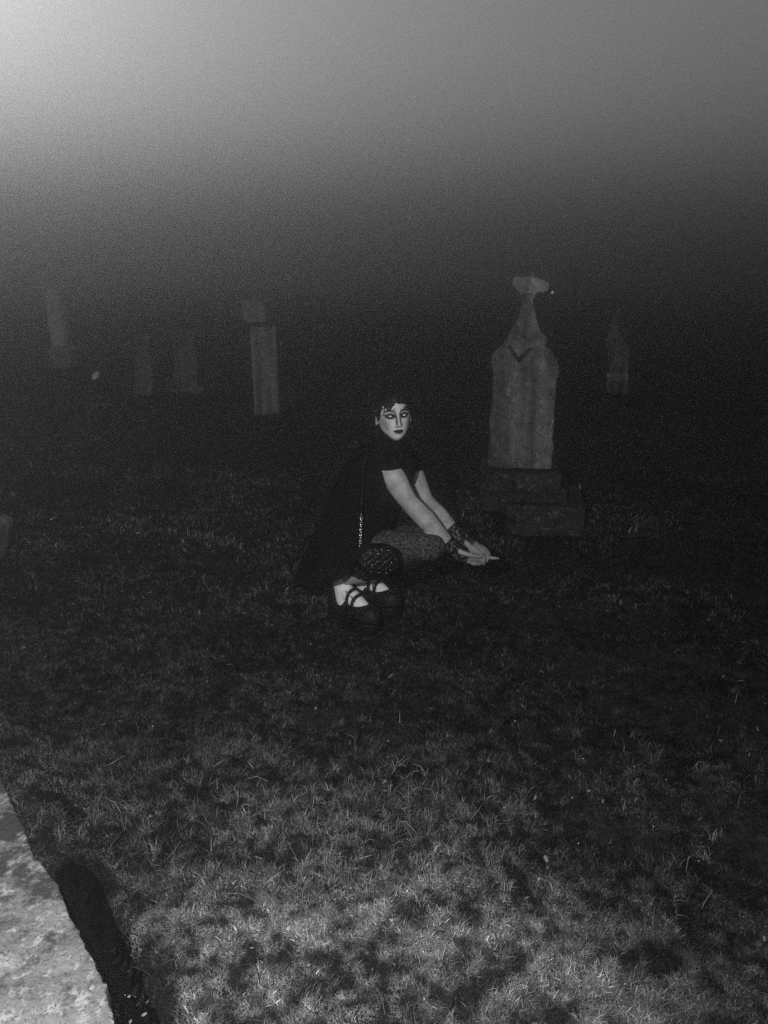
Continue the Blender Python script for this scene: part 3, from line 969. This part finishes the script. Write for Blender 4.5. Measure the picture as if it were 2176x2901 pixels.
# ------------------------------------------------------------------ quilted handbag on a chain
BC = J(1073, 1586, 2.845)
bag = empty('handbag', BC)
bag.rotation_euler = (R(-8), R(9), R(10))
tag(bag, 'small oval black quilted handbag with silver studs hanging on a chain strap', 'handbag')
V, F = [], []
n, m_ = 72, 30
for side in (-1, 1):
    for j in range(m_ + 1):
        rho = 1 - j / m_ if side < 0 else j / m_
        rho = max(rho, .001)
        for i in range(n):
            a = 2 * math.pi * i / n
            f1 = lambda c: math.copysign(abs(c) ** .8, c)
            x = .092 * rho * f1(math.cos(a)); zz = .066 * rho * f1(math.sin(a))
            u_, v_ = (x + zz) / .030 + .5, (x - zz) / .030 + .5
            q_ = .0055 * (abs(math.sin(math.pi * u_)) * abs(math.sin(math.pi * v_))) ** .45 * min(1, (1 - rho) * 6)
            V.append((x, side * (.034 * max(0, 1 - rho ** 2.6) ** .5 + q_ + .0005), zz))
for j in range(2 * m_ + 1):
    for i in range(n):
        F.append((j * n + i, (j + 1) * n + i, (j + 1) * n + (i + 1) % n, j * n + (i + 1) % n))
rot_ = (m_ + 1) * n
V = V[:rot_][::1] + V[rot_:]
V = V[rot_ - 0:] * 0 + V
# front rings run rim to centre, back rings centre to rim: start from the front centre instead
Vf = [V[(m_ - j) * n + i] for j in range(m_ + 1) for i in range(n)]
Vb = [V[rot_ + (m_ - j) * n + i] for j in range(m_ + 1) for i in range(n)]
V = Vf + Vb
mesh_obj('bag_body', V, F, M['bag'], bag)
Vs, Fs = tube([(0, .001, 0), (0, -.0012, 0)], [.0035, .0028], 8)
smesh = None
for u_ in range(-4, 5):
    for v_ in range(-4, 5):
        x = (u_ + v_ - 1) * .015; zz = (u_ - v_) * .015
        if (x / .080) ** 2 + (zz / .054) ** 2 > 1 or (u_ * 5 + v_ * 3) % 7 > 2: continue
        k = 1 - (abs(x) / .092) ** 2.6 - (abs(zz) / .066) ** 2.6
        y = -.034 * max(0.03, 1 - math.hypot(x / .092, zz / .066) ** 2.6) ** .5 - .0015
        if smesh is None:
            so = mesh_obj('stud', Vs, Fs, M['metal'], bag); smesh = so.data
        else:
            so = link(bpy.data.objects.new('stud', smesh), bag)
        so.location = (x, y, zz)
# chain: links alternate in turn
top = J(1040, 1290, 2.952)
lo_ = BC + Vector((-.080, .010, .052))
hi_ = J(1030, 1330, 2.940)
mid = J(1024, 1455, 2.905)
binv = bag.matrix_basis.inverted()
path, _ = smooth_path([lo_, J(1021, 1535, 2.872), mid], [1] * 3, 60)
sp_, sr_ = smooth_path([mid + Vector((0, 0, -.004)), J(1027, 1390, 2.925), hi_, top], [.0035, .0035, .0035, .0035], 6)
V, F = tube([binv @ q for q in sp_], sr_, 6, True)
mesh_obj('strap', V, F, M['bag'], bag)  # upper chain that shows no glint, built as a plain black band
linkV, linkF = [], []
nn_ = 12
ringp = [Vector((.0042 * math.cos(2 * math.pi * k / nn_), 0, .0062 * math.sin(2 * math.pi * k / nn_))) for k in range(nn_ + 1)]
tube(ringp, [.0014] * (nn_ + 1), 5, False, linkV, linkF)
lm = None
d_acc = 0; last = path[0]; cnt = 0
mb = bag.matrix_basis.to_3x3().inverted()
for p in path[1:]:
    seg = (p - last).length
    d_acc += seg
    if d_acc >= .0098:
        t_ = (p - last).normalized()
        d_acc = 0; cnt += 1
        if lm is None:
            lo2 = mesh_obj('chain_link', linkV, linkF, M['metal'], bag); lm = lo2.data
        else:
            lo2 = link(bpy.data.objects.new('chain_link', lm), bag)
        qrot = (mb @ t_).to_track_quat('Z', 'Y').to_matrix() @ Matrix.Rotation(R(35 + 90 * (cnt % 2)), 3, 'Z')
        lo2.matrix_basis = Matrix.Translation(binv @ p) @ qrot.to_4x4()
    last = p

# ------------------------------------------------------------------ grass
gr = np.random.default_rng(12)
def scatter(n, y0, y1, xpad=.25):
    y = np.sqrt(gr.uniform(y0 ** 2, y1 ** 2, n))
    hwid = .56 * (y + .45) + xpad
    x = gr.uniform(-1, 1, n) * hwid
    return x, y

def blades(n, y0, y1, length, width, tone_lo, tone_hi, seed, lean=(.3, 1.25), straw=0.0, leaf=False):
    x, y = scatter(n, y0, y1)
    d1 = fbm(x * 5.5, y * 5.5, seed, 3); d2 = fbm(x * 1.7 + 46.8, y * 1.7 + 14.3, 104, 3)
    keep = ~inside(x, y, slab_plan)
    hol = inside(x, y, hollow_plan)
    keep &= ~(hol & (gr.random(n) < .985))
    for (c, a) in SHOES:
        ls = (x - c.x) * math.cos(a) + (y - c.y) * math.sin(a); lw = -(x - c.x) * math.sin(a) + (y - c.y) * math.cos(a)
        keep &= ~((np.abs(ls) < .15) & (np.abs(lw) < .06))
    keep &= ~((np.abs(x - mo.x) < .24) & (np.abs(y - MY) < .27))
    keep &= gr.random(n) < np.clip(.85 + .9 * (d1 - .42) + .4 * (d2 - .45), .55, 1)
    x, y, d1, d2 = x[keep], y[keep], d1[keep], d2[keep]
    m = len(x)
    z = ground_h(x, y)
    L = length * gr.uniform(.45, 1.25, m) * (.55 + .9 * np.clip((d1 - .3) * 2.2, 0, 1))
    W = width * gr.uniform(.6, 1.3, m)
    az = gr.uniform(0, 2 * np.pi, m) + (fbm(x * 3, y * 3, seed + 9, 2) - .5) * 3
    ln = gr.uniform(lean[0], lean[1], m)
    dx, dy = np.cos(az), np.sin(az)
    wx, wy = -dy, dx
    tw = gr.uniform(-.9, .9, m)
    segs = [0, .4, .75, 1.0]
    co = np.empty((m, 7, 3), np.float32)
    for k, s in enumerate(segs):
        h = L * (np.sin(np.minimum(s * (1.6 - ln * .55), 1.57)) * np.cos(ln * .75))
        o = L * s * np.sin(ln) * (.35 + .65 * s)
        cx = x + dx * o; cy = y + dy * o; cz = z + .0005 + h
        wd = W * (1 - .85 * s ** 1.6)
        if k < 3:
            co[:, 2 * k, 0] = cx - wx * wd; co[:, 2 * k, 1] = cy - wy * wd; co[:, 2 * k, 2] = cz - tw * wd
            co[:, 2 * k + 1, 0] = cx + wx * wd; co[:, 2 * k + 1, 1] = cy + wy * wd; co[:, 2 * k + 1, 2] = cz + tw * wd
        else:
            co[:, 6, 0] = cx; co[:, 6, 1] = cy; co[:, 6, 2] = cz
    b = (np.arange(m) * 7)[:, None]
    tri = np.array([[0, 1, 3], [0, 3, 2], [2, 3, 5], [2, 5, 4], [4, 5, 6]])
    f = (b[:, None, :] + tri[None]).reshape(-1, 3)
    if leaf:
        q = co[:, [0, 3, 6, 2]]                      # a small pointed leaf instead of a blade
        f = (np.arange(m) * 4)[:, None, None] + np.array([[0, 1, 2], [0, 2, 3]])[None]
        co, f = q, f.reshape(-1, 3)
    d3 = .35 * fbm(x * 11, y * 11, seed + 17, 2) + .65 * fbm(x * 38, y * 38, seed + 27, 2)
    tone = gr.uniform(tone_lo, tone_hi, m) * (.55 + .9 * np.clip((d2 - .30) * 2.0, 0, 1)) * (.16 + 1.65 * np.clip((d3 - .36) * 3.2, 0, 1))
    ss = np.clip((x - .15 - .10 * y) / (.5 + .25 * y), 0, 1)          # turf darkens to the right: light falloff put into its colour
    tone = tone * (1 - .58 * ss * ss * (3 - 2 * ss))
    if straw:
        st = gr.random(m) < straw * np.clip((d1 - .35) * 4, 0, 1.5)
        tone = np.where(st, tone * gr.uniform(1.5, 3.0, m), tone)
    return co.reshape(-1, 3), f, np.repeat(tone, 4 if leaf else 7)

def build_blades(name, sets, material):
    vs, fs, ts = [], [], []
    base = 0
    for c, f, t in sets:
        vs.append(c); fs.append(f + base); ts.append(t); base += len(c)
    v = np.concatenate(vs).astype(np.float32); f = np.concatenate(fs).astype(np.int32); t = np.concatenate(ts).astype(np.float32)
    me = bpy.data.meshes.new(name)
    me.vertices.add(len(v)); me.vertices.foreach_set('co', v.ravel())
    me.loops.add(len(f) * 3); me.loops.foreach_set('vertex_index', f.ravel())
    me.polygons.add(len(f)); me.polygons.foreach_set('loop_start', np.arange(0, len(f) * 3, 3, dtype=np.int32))
    me.update(calc_edges=True)
    a = me.attributes.new('tone', 'FLOAT', 'POINT'); a.data.foreach_set('value', t)
    me.materials.append(material)
    o = bpy.data.objects.new(name, me); COL.objects.link(o)
    return o
TONE = .052  # near bands paler, middle ones darker: flash falloff put into the blade colour
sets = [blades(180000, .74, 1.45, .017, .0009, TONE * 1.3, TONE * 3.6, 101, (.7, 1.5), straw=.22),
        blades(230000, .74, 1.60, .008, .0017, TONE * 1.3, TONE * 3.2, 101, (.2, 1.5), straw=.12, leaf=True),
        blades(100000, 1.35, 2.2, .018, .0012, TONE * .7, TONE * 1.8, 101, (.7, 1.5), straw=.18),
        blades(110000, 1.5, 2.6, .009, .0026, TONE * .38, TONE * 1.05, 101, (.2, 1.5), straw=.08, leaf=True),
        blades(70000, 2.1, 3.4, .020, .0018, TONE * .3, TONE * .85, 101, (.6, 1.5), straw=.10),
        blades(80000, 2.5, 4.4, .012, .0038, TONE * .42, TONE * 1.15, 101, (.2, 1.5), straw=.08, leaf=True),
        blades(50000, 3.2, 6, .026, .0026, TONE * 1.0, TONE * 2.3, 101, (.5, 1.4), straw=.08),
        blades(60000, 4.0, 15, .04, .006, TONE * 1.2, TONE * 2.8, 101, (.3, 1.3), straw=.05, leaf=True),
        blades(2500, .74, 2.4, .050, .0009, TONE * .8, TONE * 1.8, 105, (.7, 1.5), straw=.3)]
def tufts(n, seed):
    """loose tussocks: blades that fan out from one root"""
    r = np.random.default_rng(seed)
    rows = []
    cx = []
    while len(cx) < n:
        if r.random() < .45: x, y = r.normal(-.12, .26), r.normal(1.72, .24)
        else:
            y = math.sqrt(r.uniform(.85 ** 2, 3.2 ** 2)); x = r.uniform(-.52, .52) * (y + .45)
        q = np.array([x]), np.array([y])
        if y < .8 or inside(*q, slab_plan)[0] or inside(*q, hollow_plan)[0]: continue
        cx.append((x, y))
    V, Fc, T = [], [], []
    b = 0
    for x, y in cx:
        k = r.integers(14, 34); z = gh(x, y)
        t0 = r.uniform(.07, .20) * (1.0 if y < 2 else .6)
        for _ in range(k):
            a = r.uniform(0, 6.283); ln = r.uniform(.35, 1.35); L = r.uniform(.018, .050); w = r.uniform(.0006, .0013)
            ox, oy = r.normal(0, .008, 2)
            d = np.array([math.cos(a), math.sin(a), 0]); sd = np.array([-d[1], d[0], 0])
            p0 = np.array([x + ox, y + oy, z - .002])
            pts = [p0, p0 + d * L * .35 * math.sin(ln) + [0, 0, L * .55 * math.cos(ln * .7)], p0 + d * L * .95 * math.sin(ln) + [0, 0, L * .80 * math.cos(ln)]]
            V += [pts[0] - sd * w, pts[0] + sd * w, pts[1] - sd * w * .8, pts[1] + sd * w * .8, pts[2]]
            Fc += [(b, b + 1, b + 3), (b, b + 3, b + 2), (b + 2, b + 3, b + 4)]
            T += [t0 * r.uniform(.5, 1.5)] * 5; b += 5
    return np.array(V), np.array(Fc), np.array(T)
def fallen_leaves(n, seed):
    r = np.random.default_rng(seed)
    V, Fc, T = [], [], []
    b = 0
    while b < n * 8:
        y = math.sqrt(r.uniform(.85 ** 2, 3.6 ** 2)); x = r.uniform(-.52, .52) * (y + .45)
        q = np.array([x]), np.array([y])
        if inside(*q, slab_plan)[0] or inside(*q, hollow_plan)[0]: continue
        z = gh(x, y) + r.uniform(.004, .014); a = r.uniform(0, 6.283); L = r.uniform(.005, .010); tx, ty = r.normal(0, .35, 2)
        for k in range(8):
            an = 2 * math.pi * k / 8
            u, v = L * math.cos(an), L * .5 * math.sin(an) * (1.15 if k % 2 else .85)
            dx, dy = u * math.cos(a) - v * math.sin(a), u * math.sin(a) + v * math.cos(a)
            V.append((x + dx, y + dy, z + dx * tx + dy * ty))
        Fc += [(b, b + k, b + k + 1) for k in range(1, 7)]
        T += [r.uniform(.03, .20)] * 8; b += 8
    return np.array(V), np.array(Fc), np.array(T)
sets += [tufts(330, 5), fallen_leaves(220, 8)]
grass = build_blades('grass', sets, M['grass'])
tag(grass, 'short tufted winter grass covering the graveyard ground', 'grass', kind='stuff')

# dry bent stems lying in the grass
def dry_stems(n):
    V, F = [], []
    rs = random.Random(9)
    for k in range(n):
        if rs.random() < .6:
            x = rs.gauss(-.10, .22); y = rs.gauss(1.75, .22)
        else:
            y = rs.uniform(.9, 2.8); x = rs.uniform(-.5, .6) * y
        if inside(np.array([x]), np.array([y]), slab_plan)[0] or inside(np.array([x]), np.array([y]), hollow_plan)[0]: continue
        z0 = gh(x, y) + .004
        a = rs.uniform(0, 6.28); L = rs.uniform(.03, .085); el = rs.uniform(.1, 1.1)
        p0 = Vector((x, y, z0)); d = Vector((math.cos(a) * math.cos(el), math.sin(a) * math.cos(el), math.sin(el)))
        p1 = p0 + d * L * .55
        d2 = (d + Vector((rs.uniform(-.9, .9), rs.uniform(-.9, .9), rs.uniform(-.9, .1)))).normalized()
        w_ = rs.uniform(.5, 1.1)
        tube([p0, p1, p1 + d2 * L * .5], [.0012 * w_, .0011 * w_, .0005 * w_], 4, False, V, F)
    o = mesh_obj('dry_stems', V, F, M['litter'], None)
    tag(o, 'pale dry stems scattered through the near grass', 'dry stems', kind='stuff')
dry_stems(80)

# small fallen leaves in the hollow and dew drops coloured white as flash glints
V, F = [], []
rs = random.Random(4)
for k in range(26):
    for _ in range(40):
        x = rs.uniform(-.8, -.1); y = rs.uniform(.7, 1.35)
        if inside(np.array([x]), np.array([y]), hollow_plan)[0]: break
    z0 = gh(x, y) + .018; a = rs.uniform(0, 6.28); s = rs.uniform(.002, .0055)
    b = len(V)
    for q in range(6):
        an = a + q * math.pi / 3
        V.append(Vector((x + math.cos(an) * s * (1.4 if q % 3 == 0 else .7), y + math.sin(an) * s * (1.3 if q % 3 == 0 else .7), z0 + rs.uniform(0, .004))))
    F.append(tuple(b + q for q in range(6)))
lf = mesh_obj('leaf_litter', V, F, M['litter'])
tag(lf, 'pale flecks of leaf litter on the shadow-black hollow floor beside the slab', 'leaf litter', kind='stuff')
V, F = [], []
for px, py in [(432, 2040), (1100, 2122), (1460, 2035), (1800, 2147), (1652, 2142), (1622, 2257), (1428, 2292), (1852, 2333), (1984, 2408), (1199, 2519), (551, 2494), (1055, 2776), (1771, 2787), (1640, 2380), (950, 2590), (1890, 2190), (340, 2700)]:
    p = on_z(px, py, 0.03)
    if 0: pass
    p.z = gh(p.x, p.y) + .022
    r_ = .0011 * (p.y / 1.5) ** .8
    tube([p + Vector((0, 0, -r_ * .5)), p + Vector((0, 0, r_ * .5))], [r_, r_ * .8], 7, True, V, F)
dw = mesh_obj('dew_drops', V, F, M['drop'])
tag(dw, 'scattered tiny dew drops coloured white as glints on the grass', 'dew', kind='stuff')
